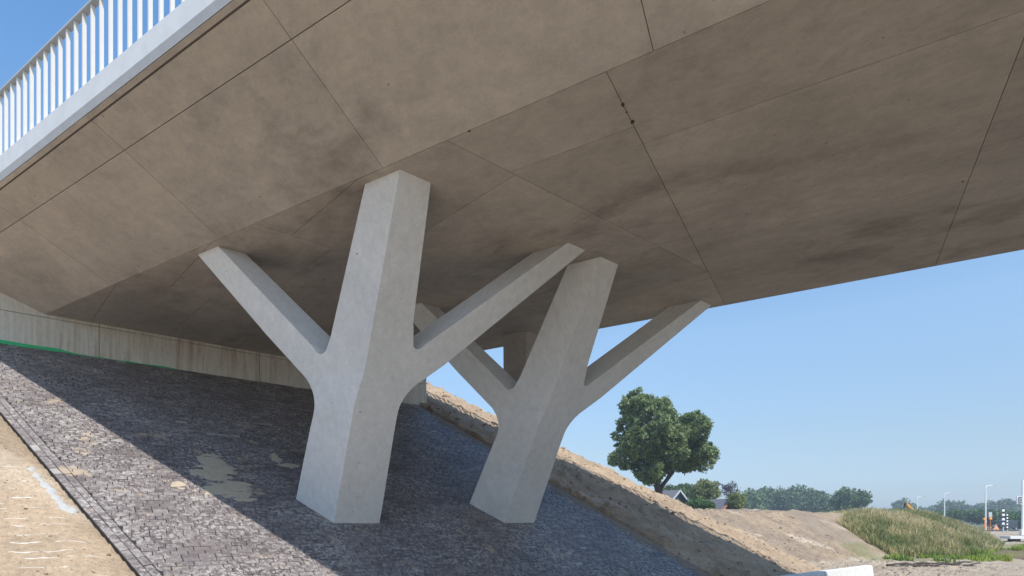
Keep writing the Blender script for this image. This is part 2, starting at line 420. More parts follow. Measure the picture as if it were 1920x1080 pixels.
def splitby(polys, nx, ny, d, cond=None):
    res = []
    for p in polys:
        cx = sum(q[0] for q in p)/len(p); cy = sum(q[1] for q in p)/len(p)
        if cond and not cond(cx, cy): res.append(p); continue
        for q in (clip(p, nx, ny, d), clip(p, -nx, -ny, -d)):
            if len(q) >= 3 and area(q) > .004: res.append(q)
    return res
# n of a (u,v) point
NU, NV = float(N@R), float(N@T)
nn = lambda u, v: NU*u+NV*v
UL = -3.9*H
P = [[(UL, VK), (U_R, VK), (U_R, VF), (UL, VF)]]
P = [clip(P[0], NU, NV, NW+.02)]
for u in [-.44+.776*k for k in range(0, 7)]: P = splitby(P, 1, 0, u*H)
c_l = lambda u, v: u < -.44*H
for c in (1.243, 1.992, 2.757): P = splitby(P, NU, NV, c*H, c_l)
for v in (1.365, 1.676, 1.995): P = splitby(P, 0, 1, v*H, lambda u, v_: u < -.44*H and nn(u, v_) < 1.243*H)
def strip(lo, hi, qs):
    global P
    L = math.hypot(.26, 1)
    for q in qs:
        P = splitby(P, .26/L, 1/L, q*H/L, lambda u, v: lo*H < nn(u, v) < hi*H)
strip(1.243, 1.992, (.855, 1.175, 1.510, 1.86, 2.19)); strip(1.992, 2.757, (.667, 1.002, 1.337, 1.672, 2.0)); strip(2.757, 9, (.493, .831, 1.174, 1.51, 1.85))
rowsv = {0: (1.44, 2.07, 2.389), 1: (1.586, 1.91, 2.24), 2: (1.44, 2.07, 2.389), 3: (1.586, 2.24), 4: (1.44, 2.07), 5: (1.586, 2.24)}
for k, vs in rowsv.items():
    for v in vs: P = splitby(P, 0, 1, v*H, lambda u, v_: (-.44+.776*k)*H < u < (-.44+.776*(k+1))*H)
HG = .004
def panel(poly, f3, f3b, name="soffit_panel", gp=HG, mat=M_soffit):
    q = shrink(poly, gp)
    if len(q) < 3: return
    mb = MB(); mb.prism([f3(*p) for p in q], [f3b(*p) for p in q]); return mb.build(name, mat, deck)
for p in P:
    dz = random.uniform(-.0015, .0015)
    panel(p, lambda u, v: uvz(u, v, H+dz), lambda u, v: uvz(u, v, H+.03))
KI = (ZB-H)/(VB-VK)
VG0, VG1 = .7745*H, .7770*H
nrm = (-KI/math.hypot(KI, 1), 1/math.hypot(KI, 1))
def inc(off):
    def f(u, v): return uvz(u, v+nrm[0]*off, H+KI*(v-VK)+nrm[1]*off)
    return f
def inc_panels(v0, v1, cuts, splits):
    Q = [clip([(UL, v0), (U_R, v0), (U_R, v1), (UL, v1)], NU, NV, NW+.02)]
    for v in cuts: Q = splitby(Q, 0, 1, v)
    for u in splits: Q = splitby(Q, 1, 0, u)
    for p in Q:
        off = random.uniform(-.0012, .0012)
        panel(p, inc(off), inc(.03), gp=.004)
usp = [(-.334+.77*k)*H for k in range(-4, 7)]
inc_panels(VG1, VK, (VJ,), usp)
inc_panels(VB+.035, VG0, (), usp)
# far inclined side (mirror), plain panels
def far_inc(off):
    def f(u, v): return uvz(u, v-nrm[0]*off, H+KI*((VF+VK-v)-VK)+nrm[1]*off)
    return f
Q = [clip([(UL, VF), (U_R, VF), (U_R, VFB-.035), (UL, VFB-.035)], NU, NV, NW+.02)]
for u in usp: Q = splitby(Q, 1, 0, u)
for p in Q: panel(p, far_inc(0), far_inc(.03), gp=.004)
# core behind the panels
def core():
    t = .028; mb = MB()
    prof = [(VB+.036, ZB+.0), (VB+.036, ZB-.035*abs(KI)+t+.002), (VK, H+t), (VF, H+t), (VFB-.036, ZB-.035*abs(KI)+t+.002), (VFB-.036, ZT-.02), (VB+.036, ZT-.02)]
    prof = [(VB+.036, H+KI*(VB+.036-VK)+t), (VK, H+t), (VF, H+t), (VFB-.036, H+KI*(VB+.036-VK)+t), (VFB-.036, ZT-.02), (VB+.036, ZT-.02)]
    a = []; b = []
    for v, z in prof:
        u0 = (NW+.02-NV*v)/NU
        a.append(uvz(u0, v, z)); b.append(uvz(U_R, v, z))
    mb.prism(a, b); return mb.build("deck_core", M_groove, deck)
core()
def edge_beam(sign, v0):
    c = .05
    prof = [(0, ZB+c*1.3), (c*.9, ZB+.0), (.12, ZB-.008), (.3, ZB+.10), (.3, ZT), (.012, ZT), (0, ZT-.012)]
    a = []; b = []
    for dv, z in prof:
        v = v0+sign*dv; u0 = (NW+.02-NV*v)/NU
        a.append(uvz(u0, v, z)); b.append(uvz(U_R, v, z))
    return MB().prism(a, b).build("edge_beam", M_edge, deck)
# the beam's lower lip stays in front of the inclined panels
def edge_beam2(sign, v0):
    zi = ZB-.035*abs(KI)
    prof = [(0, ZB+.07), (.030, ZB-.004), (.034, zi+.001), (.034, ZT-.025), (.28, ZT-.025), (.28, ZT), (.012, ZT), (0, ZT-.012)]
    a = []; b = []
    for dv, z in prof:
        v = v0+sign*dv; u0 = (NW+.02-NV*v)/NU
        a.append(uvz(u0, v, z)); b.append(uvz(U_R, v, z))
    return MB().prism(a, b).build("edge_beam", M_edge, deck)
edge_beam2(1, VB); edge_beam2(-1, VFB)

# railings
def railing(v0, sign, ua, ub, label):
    r = tag(empty("metal_railing", uvz(ua, v0, ZT)), label, "railing", "railings along the two deck edges")
    def obj_local(o):
        o.location = Vector(o.location)-Vector(r.location)
    vc = v0+sign*.06
    mb = MB(); a = uvz(ua, vc, ZR-.015); b = uvz(ub, vc, ZR-.015)
    mb.beam(Vector(a)-r.location, Vector(b)-r.location, .085, .032); hb = mb.build("handrail", M_handrail, r)
    bvl(hb, .006)
    bm = MB(); bm.box((0, 0, (ZR-.033-ZT)/2), (.028, .042, ZR-.031-ZT), TH); bo = None
    me = None; n = int((ub-ua)/.2321)
    for i in range(n):
        p = Vector(uvz(ua+.1+i*.2321, vc, ZT))-r.location
        if me is None: o = bm.build("baluster", M_rail, r); me = o.data
        else: o = link(bpy.data.objects.new("baluster", me)); o.parent = r
        o.location = p
    return r
def bvl(o, wd, seg=2, ang=35):
    m = o.modifiers.new("bevel", 'BEVEL'); m.width = wd; m.segments = seg; m.limit_method = 'ANGLE'; m.angle_limit = math.radians(ang)
    m.harden_normals = False; return o
railing(VB, 1, -3.62*H, 1.2*H, "white railing of upright flat bars along the near deck edge")
railing(VFB, -1, -3.1*H, .9*H, "white railing along the far deck edge, seen only by its striped shadow")

# ---------------------------------------------------------------- piers
SE0, NE0, ES, EN = .728, 1.4276, .08, .675
def pierpt(A, B, z):       # A back along the bridge, B across along the road, z over the eye, all / H
    s = SE0+ES*(1-z); n = NE0+EN*(1-z)
    p = (s*S+n*N)*H-A*H*R+B*H*S
    return Vector((p[0], p[1], z*H+EYE))
def arc(p0, p1, p2, k=5):
    return [((1-t)**2*p0[0]+2*t*(1-t)*p1[0]+t*t*p2[0], (1-t)**2*p0[1]+2*t*(1-t)*p1[1]+t*t*p2[1]) for t in [i/k for i in range(k+1)]]
def solid(name, loops, capped=True):
    bm = bmesh.new(); rows = [[bm.verts.new(p) for p in lp] for lp in loops]; n = len(loops[0])
    bm.faces.new(rows[0][::-1]); bm.faces.new(rows[-1])
    for r0, r1 in zip(rows, rows[1:]):
        for i in range(n): bm.faces.new([r0[i], r0[(i+1) % n], r1[(i+1) % n], r1[i]])
    bmesh.ops.recalc_face_normals(bm, faces=bm.faces)
    me = bpy.data.meshes.new(name); bm.to_mesh(me); bm.free()
    return link(bpy.data.objects.new(name, me))
def build_pier():
    TOP = 1.012
    secs = [(-.16, .262, .226), (-.005, .247, .173+.01), (.108, .238, .168), (.351, .210, .152), (.42, .198, .1505), (.50, .199, .148), (.60, .1975, .1465), (.648, .190, .139), (.8, .166, .122), (TOP, .134, .099)]
    secs = [(z, A, B if z > .3 else .152+(.351-z)*.0625) for z, A, B in secs]
    trunk = solid("trunk", [[(0, 0, z), (A, 0, z), (A, B, z), (0, B, z)] for z, A, B in secs])
    # branch back along the bridge: outline in (A, z), thickness in B
    oa = [(.10, .36), (.2035, .36)]+arc((.2045, .41), (.212, .455), (.290, .517), 7)+[(.540, .684), (1.010, TOP+.0)]
    oa += [(.8835, TOP)]+[(.278, .613)]+arc((.262, .600), (.232, .575), (.206, .592), 6)+[(.19, .64), (.10, .64)]
    tb = lambda z: .092+.04*max(0, min(1, (1-z)/.5))
    pa = solid("branch_a", [[(a, 0, z) for a, z in oa], [(a, tb(z), z) for a, z in oa]])
    ob = [(.07, .30), (.1515, .30), (.1505, .38)]+arc((.1505, .40), (.153, .45), (.198, .492), 7)+[(.289, .566), (.762, TOP)]
    ob += [(.676, TOP), (.200, .615)]+arc((.192, .607), (.172, .588), (.156, .602), 6)+[(.140, .66), (.07, .66)]
    ta = lambda z: .140+.02*max(0, min(1, (1-z)/.5))
    pb = solid("branch_b", [[(0, b, z) for b, z in ob], [(ta(z), b, z) for b, z in ob]])
    for o in (pa, pb):
        m = trunk.modifiers.new("u", 'BOOLEAN'); m.operation = 'UNION'; m.object = o; m.solver = 'EXACT'
    dg = bpy.context.evaluated_depsgraph_get(); me = bpy.data.meshes.new_from_object(trunk.evaluated_get(dg))
    for o in (trunk, pa, pb): bpy.data.objects.remove(o)
    bm = bmesh.new(); bm.from_mesh(me)
    bmesh.ops.remove_doubles(bm, verts=bm.verts, dist=1e-5)
    bmesh.ops.dissolve_limit(bm, angle_limit=math.radians(.6), verts=bm.verts, edges=bm.edges)
    for z in (.385, .41, .435, .46, .485, .51, .535):
        gm = bm.verts[:]+bm.edges[:]+bm.faces[:]
        bmesh.ops.bisect_plane(bm, geom=gm, dist=1e-6, plane_co=(0, 0, z), plane_no=(0, 0, 1))
    for v in bm.verts:
        A, B, z = v.co
        if B < .001:
            t = max(0, min(1, (z-.385)/.15)); t = t*t*(3-2*t)
            B = -.0155*(1-t)-.0*t
        v.co = pierpt(A, B, z)
    bmesh.ops.recalc_face_normals(bm, faces=bm.faces)
    bm.to_mesh(me); bm.free(); me.name = "pier_body"; me.materials.append(M_pier)
    return me
pier_me = build_pier()
DS = .832*H
labels = ["nearest forked concrete pier with two branches, standing left on the brick slope",
          "middle forked concrete pier with two branches, its foot right of the nearest pier"]
pier_base = Vector((0, 0, 0))
b0 = pierpt(.1, .08, -.0)
pier_me.transform(Matrix.Translation(-b0))
for i in range(2):
    d = (S*DS*i)
    e = link(bpy.data.objects.new("concrete_pier", pier_me)); e.location = b0+Vector((d[0], d[1], 0))
    tag(e, labels[i], "pier", "forked concrete piers under the bridge")
    bvl(e, .032, 2, 35); e.data.shade_flat()
# third pier, mostly hidden
def third():
    mb = MB()
    def pp(u, v, z, du, dv):
        return [uvz(u, v, z), uvz(u-du, v, z), uvz(u-du+.366*dv, v+dv, z), uvz(u+.366*dv, v+dv, z)]
    u1, v1 = -1.395*H, 2.538*H
    a = pp(u1-.03*H, v1, -.35, .5, .22); b = pp(u1, v1, H+.02, .65, .35)
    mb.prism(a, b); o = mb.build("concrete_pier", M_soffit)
    bvl(o, .022, 3); return tag(o, "dark rear concrete column seen between the branches of the middle pier", "pier")
third()

# ---------------------------------------------------------------- abutment wall
SW0, SW1 = -2.6*H*.5, 8.94
ab = tag(empty("abutment_wall"), "rust-streaked concrete abutment wall at the top of the brick slope under the deck end", "wall")
ZP_W = TN*(NW-N0)
js = [SW0, .107*H, 3.9, 6.6, SW1]
for a, b in zip(js, js[1:]):
    q = [(a+.005, NW), (b-.005, NW), (b-.005, NW+.55), (a+.005, NW+.55)]
    for z0, z1 in ((ZP_W-.8, H*.985-.004), (H*.985+.004, ZT-.05)):
        mb = MB(); mb.prism([snz(s, n, z0) for s, n in q], [snz(s, n, z1) for s, n in q])
        o = mb.build("wall_panel", M_wall, ab); bvl(o, .012, 2)
q = [(SW0+.05, NW+.03), (SW1-.05, NW+.03), (SW1-.05, NW+.5), (SW0+.05, NW+.5)]
MB().prism([snz(s, n, ZP_W-.8) for s, n in q], [snz(s, n, ZT-.06) for s, n in q]).build("wall_core", M_groove, ab)
# green sheet at the foot of the wall
def green():
    top = [(-1.9, .847), (-1.174, .8445), (-1.0, .844), (-.738, .842), (-.5, .842), (-.36, .8435), (-.229, .843), (-.1, .838), (.045, .832), (.4, .830), (.48, .8345), (.6, .830), (.9, .830), (1.0, .833), (1.3, .830), (1.7, .834), (2.0, .830)]
    vs = []; fs = []
    k = 0
    for s, z in top:
        zz = z*H; zb = .8255*H
        vs += [snz(s, NW-.012, zb), snz(s, NW-.012-.012*random.random(), zz), snz(s, NW-.004, zz+.002), snz(s, NW-.004, zb)]
        if k:
            a = 4*(k-1); b = 4*k
            fs += [[a, b, b+1, a+1], [a+1, b+1, b+2, a+2], [a+3, a+2, b+2, b+3], [a, a+3, b+3, b]]
        k += 1
    o = meshobj("green_plastic_strip", vs, fs, M_green)
    return tag(o, "bright green plastic strip lying along the foot of the abutment wall", "plastic strip")
green()

# ---------------------------------------------------------------- brick paving
CB, SB = math.cos(BETA), math.sin(BETA)
q2 = np.array([N[0]*CB, N[1]*CB, SB]); s2 = np.array([S[0], S[1], 0.]); nv2 = np.array([-N[0]*SB, -N[1]*SB, CB])
ORG = np.array([N[0]*N0, N[1]*N0, EYE])
def pv(a, t, h=0): return ORG+a*s2+t*q2+h*nv2
def v_of(a, t): n = N0+t*CB; return a*float(S@T)+n*NV
T0, T1 = (5.9-N0)/CB, (NW-N0)/CB-.01
pave = tag(empty("paved_slope"), kind='structure')
bq = [(a, t) for a, t in [(-12, T0), (25, T0), (25, T1), (-12, T1)]]
sT = float(S@T)
bq = clip(bq, sT, NV*CB, VFAR-NV*N0); bq = clip(bq, -sT, -NV*CB, -(VN+NV*0)+NV*N0)
MB().prism([pv(a, t, -.06) for a, t in bq], [pv(a, t, -.014) for a, t in bq]).build("bedding", M_bed, pave)
f_px = 1038.55
def proj(p):
    if p[1] < .5: return None
    return (960+f_px*p[0]/p[1], 978.93-f_px*(p[2]-EYE)/p[1])
bricks = []   # (polygon in plane coords, height, tilt, tint)
BL, BH, JT = .198, .0935, .0032
JH = .010
def add_brick(poly, tint):
    if len(poly) < 3 or area(poly) < .002: return
    bricks.append((poly, random.gauss(0, .0026), random.gauss(0, .014), random.gauss(0, .024), tint))
BW = .215
t = T0; row = 0
pat = lambda a, t_: float(vnoise(np.array([a*.9]), np.array([t_*.9+50]))[0])
while t < T1-.02:
    off = (BL+JH)*(.5*(row % 2)+random.uniform(-.10, .10))+(row % 7)*.01
    h1 = min(t+BH-JT, T1)
    # range of a for this row
    n_mid = N0+(t+BH/2)*CB
    a_lo = (VN-NV*n_mid)/sT-.3; a_hi = (VFAR-NV*n_mid)/sT+.3
    a = a_lo+off-.2
    while a < a_hi:
        L = BL+random.gauss(0, .0018)
        p = [(a, t), (a+L, t), (a+L, h1), (a, h1)]
        wob = random.gauss(0, .0018); p = [(x+random.gauss(0, .0008), y+wob+random.gauss(0, .0006)) for x, y in p]
        p = clip(p, -sT, -NV*CB, -(VN+BW)+NV*N0); 
        if len(p) > 2: p = clip(p, sT, NV*CB, VFAR-.115-NV*N0)
        if len(p) > 2: add_brick(p, min(1, max(0, random.betavariate(1.7, 2.3)+.45*pat(a, t))))
        a += L+JH*random.uniform(.5, 1.3)
    t += BH; row += 1
# border courses laid along the edge
nav = np.array([sT, NV*CB]); nav_l = np.linalg.norm(nav); dirb = np.array([-nav[1], nav[0]])/nav_l; nrb = nav/nav_l
for c_off, side in ((0.0, 0), (.105, 0), (0, 1)):
    vv = (VN+c_off+.003) if side == 0 else VFAR-.105
    p0 = nrb*((vv-NV*N0)/nav_l)
    k = -14.0+random.random()*.1
    while k < 14:
        c = p0+dirb*k
        L = BL+random.gauss(0, .002)
        pl = [tuple(c), tuple(c+dirb*L), tuple(c+dirb*L+nrb*.097), tuple(c+nrb*.097)]
        pl = clip(pl, 0, 1, T1) if max(y for x, y in pl) > T1 else pl
        if len(pl) > 2 and min(y for x, y in pl) > T0: add_brick(pl, min(1, max(0, random.betavariate(2, 2.6)+.1)))
        k += L+JT
def size_px(b):
    c = np.mean(b[0], 0); q = proj(pv(*c))
    if q is None or not (0 <= q[0] <= 1920 and 0 <= q[1] <= 1080): return 0
    pts = [proj(pv(*p)) for p in b[0]]
    return area(pts)
sz = np.array([size_px(b) for b in bricks]); order = np.argsort(-sz)
top = set(order[:300].tolist())
def brick_geo(b, origin=None):
    poly, h, tx, ty, tint = b; n = len(poly); c = np.mean(poly, 0)
    a = sum(p[0]*q[1]-q[0]*p[1] for p, q in zip(poly, poly[1:]+poly[:1]))
    if a < 0: poly = poly[::-1]
    ch = .004; inner = shrink(list(poly), ch)
    if len(inner) != n: inner = [(c[0]+(x-c[0])*.94, c[1]+(y-c[1])*.94) for x, y in poly]
    else:
        # align the first vertex
        k = min(range(n), key=lambda i: (inner[i][0]-poly[0][0])**2+(inner[i][1]-poly[0][1])**2); inner = inner[k:]+inner[:k]
    hh = lambda x, y: h+tx*(x-c[0])+ty*(y-c[1])
    V = [pv(x, y, -.045) for x, y in poly]+[pv(x, y, hh(x, y)-ch) for x, y in poly]+[pv(x, y, hh(x, y)) for x, y in inner]
    if origin is not None: V = [v-origin for v in V]
    F = [list(range(2*n, 3*n))]
    for l in (0, n):
        for i in range(n):
            j = (i+1) % n; F.append([l+i, l+j, l+n+j, l+n+i])
    return V, F
cache = {}
Vs, Fs, Ts = [], [], []
for i, b in enumerate(bricks):
    if i in top:
        c = np.mean(b[0], 0); o3 = pv(c[0], c[1]); V, F = brick_geo(b, o3)
        o = meshobj("brick", V, F, M_brick, pave, attr=[b[4]]*len(F)); o.location = o3
    else:
        V, F = brick_geo(b); base = len(Vs); Vs += V; Fs += [[k+base for k in f] for f in F]; Ts += [b[4]]*len(F)
o = meshobj("brick_field", Vs, Fs, M_brick, pave, attr=Ts); o['kind'] = 'stuff'
print("bricks", len(bricks))

# sand spilt over the bricks, ragged along the rows
def patch(name, cells, label, cat, mat, thick=.012, plane_h=.004, cell=.016, amp=.5, drape=False, fq=1.0, kind=None):
    amin = min(c[0]-c[2] for c in cells)-.15; amax = max(c[0]+c[2] for c in cells)+.15
    tmin = min(c[1]-c[3] for c in cells)-.15; tmax = max(c[1]+c[3] for c in cells)+.15
    A = np.arange(amin, amax, cell); B = np.arange(tmin, tmax, cell); AA, BB = np.meshgrid(A, B, indexing='ij')
    d = np.full(AA.shape, -1.)
    for ca, ct, ra, rt in cells: d = np.maximum(d, 1-((AA-ca)/ra)**2-((BB-ct)/rt)**2)
    d = d+amp*(fbm(AA*3.5*fq+7, BB*7*fq, 3)+1.0*fbm(AA*5*fq, np.floor(BB/.0985)*3.7+5, 2)+.4*fbm(AA*25, BB*30, 2))
    hgt = plane_h+thick*np.clip(d, 0, .8)+.006*fbm(AA*9, BB*9, 2)*np.clip(d*3, 0, 1)
    ok = d > 0
    pts = pv_grid(AA, BB, np.where(ok, hgt, -.004)); nb = len(B)
    if drape: pts[:, 2] = height(pts[:, 0], pts[:, 1])[0]+EYE+np.where(ok, hgt, -.004).ravel()
    i = np.arange(len(A)-1)[:, None]*nb+np.arange(nb-1)[None, :]
    F = np.stack([i, i+nb, i+nb+1, i+1], -1).reshape(-1, 4); keep = ok.ravel()[F].sum(1) >= 2; F = F[keep]
    used, inv = np.unique(F, return_inverse=True)
    o = npmesh(name, pts[used], inv.reshape(F.shape), mat, smooth=True); return tag(o, label, cat, kind=kind)
def pv_grid(A, B, Hh): return (ORG[None]+A.ravel()[:, None]*s2+B.ravel()[:, None]*q2+Hh.ravel()[:, None]*nv2)
tt = lambda n: (n-N0)/CB
patch("sand_patch", [(2.0, tt(11.35), .24, .32), (2.0, tt(10.95), .36, .42), (2.15, tt(10.45), .36, .42)],
      "large sand spill on the shaded bricks left of the nearest pier", "sand patch", M_patch, amp=.95)
patch("sand_patch", [(3.20, tt(11.6), .10, .26), (3.38, tt(11.36), .22, .10)],
      "small sand spill shaped like a tick on the bricks beside the nearest pier", "sand patch", M_patch, amp=.6)
patch("sand_patch", [(1.37, tt(10.5), .10, .13)], "small pale sand spill on the sunlit bricks near the shadow edge", "sand patch", M_patch, amp=1.6, thick=.003, fq=2.4)
def vtoa(v, n): return (v-NV*n)/sT
patch("sand_patch", [(vtoa(VFAR-.05, n_), tt(n_), .14+.20*abs(math.sin(n_*1.9)), .42) for n_ in np.arange(6.4, 15.2, .5)],
      "long ragged fringe of loose earth spilling over the far edge of the bricks", "sand patch", M_soilp, amp=1.1, thick=.02, kind='stuff')

# ---------------------------------------------------------------- pale marks on the near sand bank
def on_sand(s, n, dz=0):
    x, y = s*S+n*N; h = float(height(np.array([x]), np.array([y]))[0][0]); return Vector((x, y, h+EYE+dz))
def streaks():
    vs = []; fs = []
    rr = random.Random(3)
    rows = []
    n = 11.3
    while n > 7.6:
        rows.append(n); n -= rr.uniform(.10, .22)
    for n in rows:
        if n > 10.4 and rr.random() < .5: continue
        s_edge = (VN-.30-NV*n)/sT
        a = s_edge-.9-rr.random()*.3
        while a < s_edge-.05:
            L = rr.uniform(.05, .34)
            if rr.random() < .85:
                k = max(3, int(L/.03)); wv = rr.uniform(.003, .009)*(.6+.8*rr.random())
                b0 = len(vs)
                for i in range(k+1):
                    t = i/k; s_ = a+L*t; wd = wv*math.sin(math.pi*min(1, max(0, t)))**.5*(1+.6*math.sin(i*1.7+n*9)+.4*rr.random())+.0008
                    nn_ = n+.008*math.sin(s_*8+n*3)+.008*math.sin(s_*23+n)+rr.uniform(-.004, .004)
                    vs += [on_sand(s_, nn_-wd, .001), on_sand(s_, nn_, .005), on_sand(s_, nn_+wd, .001)]
                    if i:
                        p = b0+3*(i-1); q = b0+3*i; fs += [[p, q, q+1, p+1], [p+1, q+1, q+2, p+2]]
            a += L+rr.uniform(.02, .25)
    o = meshobj("white_crust_lines", vs, fs, M_pale, smooth=True)
    return tag(o, "thin white crusty lines drying across the sand bank at lower left", "crust", kind='stuff')
streaks()
cs = [(-.44, 10.87, .06), (-.38, 10.72, .06), (-.33, 10.6, .055), (-.27, 10.45, .07), (-.2, 10.32, .07), (-.15, 10.18, .065), (-.1, 10.05, .06), (-.05, 9.93, .085), (.03, 9.90, .07)]
patch("lime_spill", [(a_-.03, tt(n_), r_*.8, r_*1.5) for a_, n_, r_ in cs], "crooked white lime spill on the sand beside the brick border", "lime spill", M_lime2, amp=.7, thick=.015, drape=True, fq=2.0)

# ---------------------------------------------------------------- clods and stones on the far bank
def grit():
    m_ = 1500; a = rng.uniform(-3, 12, m_*3); n_ = rng.uniform(6.2, 15.4, m_*3); v_ = v_of(a, (n_-N0)/CB); k_ = (v_ > VN+.1) & (v_ < VFAR-.1)
    a, n_ = a[k_][:m_], n_[k_][:m_]; r = rng.gamma(1.3, .0028, len(a))+.003
    bm = bmesh.new(); bmesh.ops.create_icosphere(bm, subdivisions=1, radius=1); iv = np.array([q.co[:] for q in bm.verts]); fi = np.array([[q.index for q in f.verts] for f in bm.faces]); bm.free()
    c = pv_grid(a, (n_-N0)/CB, np.full(len(a), .003))
    V = iv[None]*r[:, None, None]*rng.uniform(.6, 1.4, (len(a), len(iv), 1))+c[:, None]; F = fi[None]+(np.arange(len(a))*len(iv))[:, None, None]
    tag(npmesh("grit", V.reshape(-1, 3), F.reshape(-1, 3), M_grit), "pale grit and crumbs scattered over the dark brick slope", "grit", kind='stuff')
grit()
def residue():
    for (px_, py_, r_) in ((1168, 196, .018), (1175, 210, .010), (1186, 228, .020), (880, 245, .012), (1805, 340, .011)):
        Y = f_px*H/(978.93-py_); X = (px_-960)/f_px*Y; bm = bmesh.new()
        bmesh.ops.create_icosphere(bm, subdivisions=2, radius=1, matrix=Matrix.Translation((X, Y, H+EYE-.004)) @ Matrix.Diagonal((r_, r_*1.3, r_*.6, 1)))
        for q in bm.verts: q.co += Vector([random.gauss(0, r_*.18) for _ in range(3)])
        me = bpy.data.meshes.new("joint_residue"); bm.to_mesh(me); bm.free(); me.materials.append(M_brown); o = link(bpy.data.objects.new("joint_residue", me)); o.parent = deck
residue()
def stones():
    m_ = 5200
    s_ = rng.uniform(6, 33, m_*3); n_ = rng.uniform(5.6, 18, m_*3); x = s_*S[0]+n_*N[0]; y = s_*S[1]+n_*N[1]
    v_ = x*T[0]+y*T[1]; keep = (v_ > VFAR+.05); x, y = x[keep][:m_], y[keep][:m_]
    s2_ = rng.uniform(-2, 2, 2600); n2_ = rng.uniform(7, 13, 2600); x2 = s2_*S[0]+n2_*N[0]; y2 = s2_*S[1]+n2_*N[1]; v2 = x2*T[0]+y2*T[1]
    k2 = v2 < VN-.06; nn2 = int(k2.sum()); x = np.concatenate([x, x2[k2]]); y = np.concatenate([y, y2[k2]]); W = height(x, y)
    z = W[0]; r = rng.gamma(1.6, .009, len(x))+.008; r[-nn2:] = rng.gamma(1.2, .0028, nn2)+.0022
    ico = bmesh.new(); bmesh.ops.create_icosphere(ico, subdivisions=1, radius=1); iv = np.array([v.co[:] for v in ico.verts]); fi = np.array([[v.index for v in f.verts] for f in ico.faces]); ico.free()
    V = iv[None]*r[:, None, None]*rng.uniform(.6, 1.3, (len(x), len(iv), 1))*np.array([1.2, 1.2, .75])+np.stack([x, y, z+EYE+r*.15], 1)[:, None]
    F = fi[None]+(np.arange(len(x))*len(iv))[:, None, None]
    c = np.repeat((np.array([.36, .28, .21])*rng.uniform(.7, 1.3, (len(x), 1))), len(iv), 0)
    o = npmesh("soil_clods", V.reshape(-1, 3), F.reshape(-1, 3), M_ground, attrs=[("col", 'POINT', c)])
    return tag(o, "loose clods and stones strewn over the bare earth banks", "clods", kind='stuff')
stones()

# ---------------------------------------------------------------- concrete barrier at bottom right
def barrier():
    root = tag(empty("road_barrier"), "low white concrete barrier at the lower right, its left end in the bridge's shade", "barrier")
    # runs along the road; top 0.8 m over ground
    pr = [(-.30, 0), (-.30, .10), (-.16, .30), (-.10, .80), (.10, .80), (.16, .30), (.30, .10), (.30, 0)]
    e = np.array([.6445*16.75, 16.75]); d = S
    root.location = (e[0], e[1], 0)
    L = [(0, -3.35), (-3.37, -6.6), (-6.62, -9.8)]
    for a, b in L:
        mb = MB()
        A = [(d[0]*a+N[0]*n_, d[1]*a+N[1]*n_, z) for n_, z in pr]; B = [(d[0]*b+N[0]*n_, d[1]*b+N[1]*n_, z) for n_, z in pr]
        o = mb.prism(A, B).build("barrier_section", M_barrier, root); bvl(o, .02, 2)
barrier()

# ---------------------------------------------------------------- vegetation
def leaf_cloud(cent, rad, per, size, flat=.85):
    """cent (k,3) clump centres, rad (k,) radii, per leaves each -> quads"""
    k = len(cent); m = k*per
    d = rng.normal(size=(m, 3)); d /= np.linalg.norm(d, axis=1)[:, None]; rr = rng.random(m)**.45
    c = np.repeat(cent, per, 0)+d*(rr*np.repeat(rad, per))[:, None]*np.array([1, 1, flat])
    a = rng.normal(size=(m, 3)); a /= np.linalg.norm(a, axis=1)[:, None]; b = np.cross(a, rng.normal(size=(m, 3))); b /= np.linalg.norm(b, axis=1)[:, None]
    sz = size*rng.uniform(.6, 1.3, m)[:, None]
    V = np.stack([c-a*sz, c+b*sz*.6, c+a*sz, c-b*sz*.6], 1).reshape(-1, 3); F = np.arange(m*4).reshape(-1, 4)
    t = np.clip(np.repeat(rng.random(k), per)*.5+rng.random(m)*.5, 0, 1)
    return V, F, t
def make_tree(name, pos, lobes, nclump, per, leaf, mat, label, cat="tree", group=None, trunk=None, clump=.8, trunk_r=.3, limbs=True, centres=None):
    """lobes: (dx,dy,dz,rx,ry,rz) relative to pos"""
    root = tag(empty(name, pos), label, cat, group)
    lob = np.array(lobes, float); vol = lob[:, 3]*lob[:, 4]*lob[:, 5]; pk = rng.choice(len(lob), nclump, p=vol/vol.sum())
    d = rng.normal(size=(nclump, 3)); d /= np.linalg.norm(d, axis=1)[:, None]
    r = rng.random(nclump)**.30
    C = lob[pk, :3]+d*r[:, None]*lob[pk, 3:6]
    if centres is not None: C = centres; nclump = len(C)
    rad = clump*rng.uniform(.55, 1.25, nclump)
    V, F, t = leaf_cloud(C, rad, per, leaf)
    npmesh("crown", V, F, mat, root, attrs=[("tint", 'FACE', t)])
    mb = MB(); rr = random.Random(int(pos[0]*10))
    segs = trunk or [((0, 0, 0), (0, 0, float(lob[:, 2].mean())), trunk_r, trunk_r*.5)]
    for a, b, ra, rb in segs: mb.tube(a, b, ra, rb, 9)
    if limbs:
        top_ = segs[-1][1]
        for i in range(min(34, nclump//8)):
            c = C[rr.randrange(nclump)]; a = Vector(segs[rr.randrange(len(segs))][1]) if trunk else Vector((0, 0, rr.uniform(.4, 1)*top_[2]))
            mid = a.lerp(Vector(c), .5)+Vector((0, 0, .3)); mb.tube(a, mid, trunk_r*.28, trunk_r*.16, 5); mb.tube(mid, c, trunk_r*.16, .02, 5)
    o = mb.build("trunk", M_bark, root, smooth=True)
    return root
def gz(x, y): return float(height(np.array([x]), np.array([y]))[0][0])+EYE
def at(px, Y): return (px-960)/f_px*Y
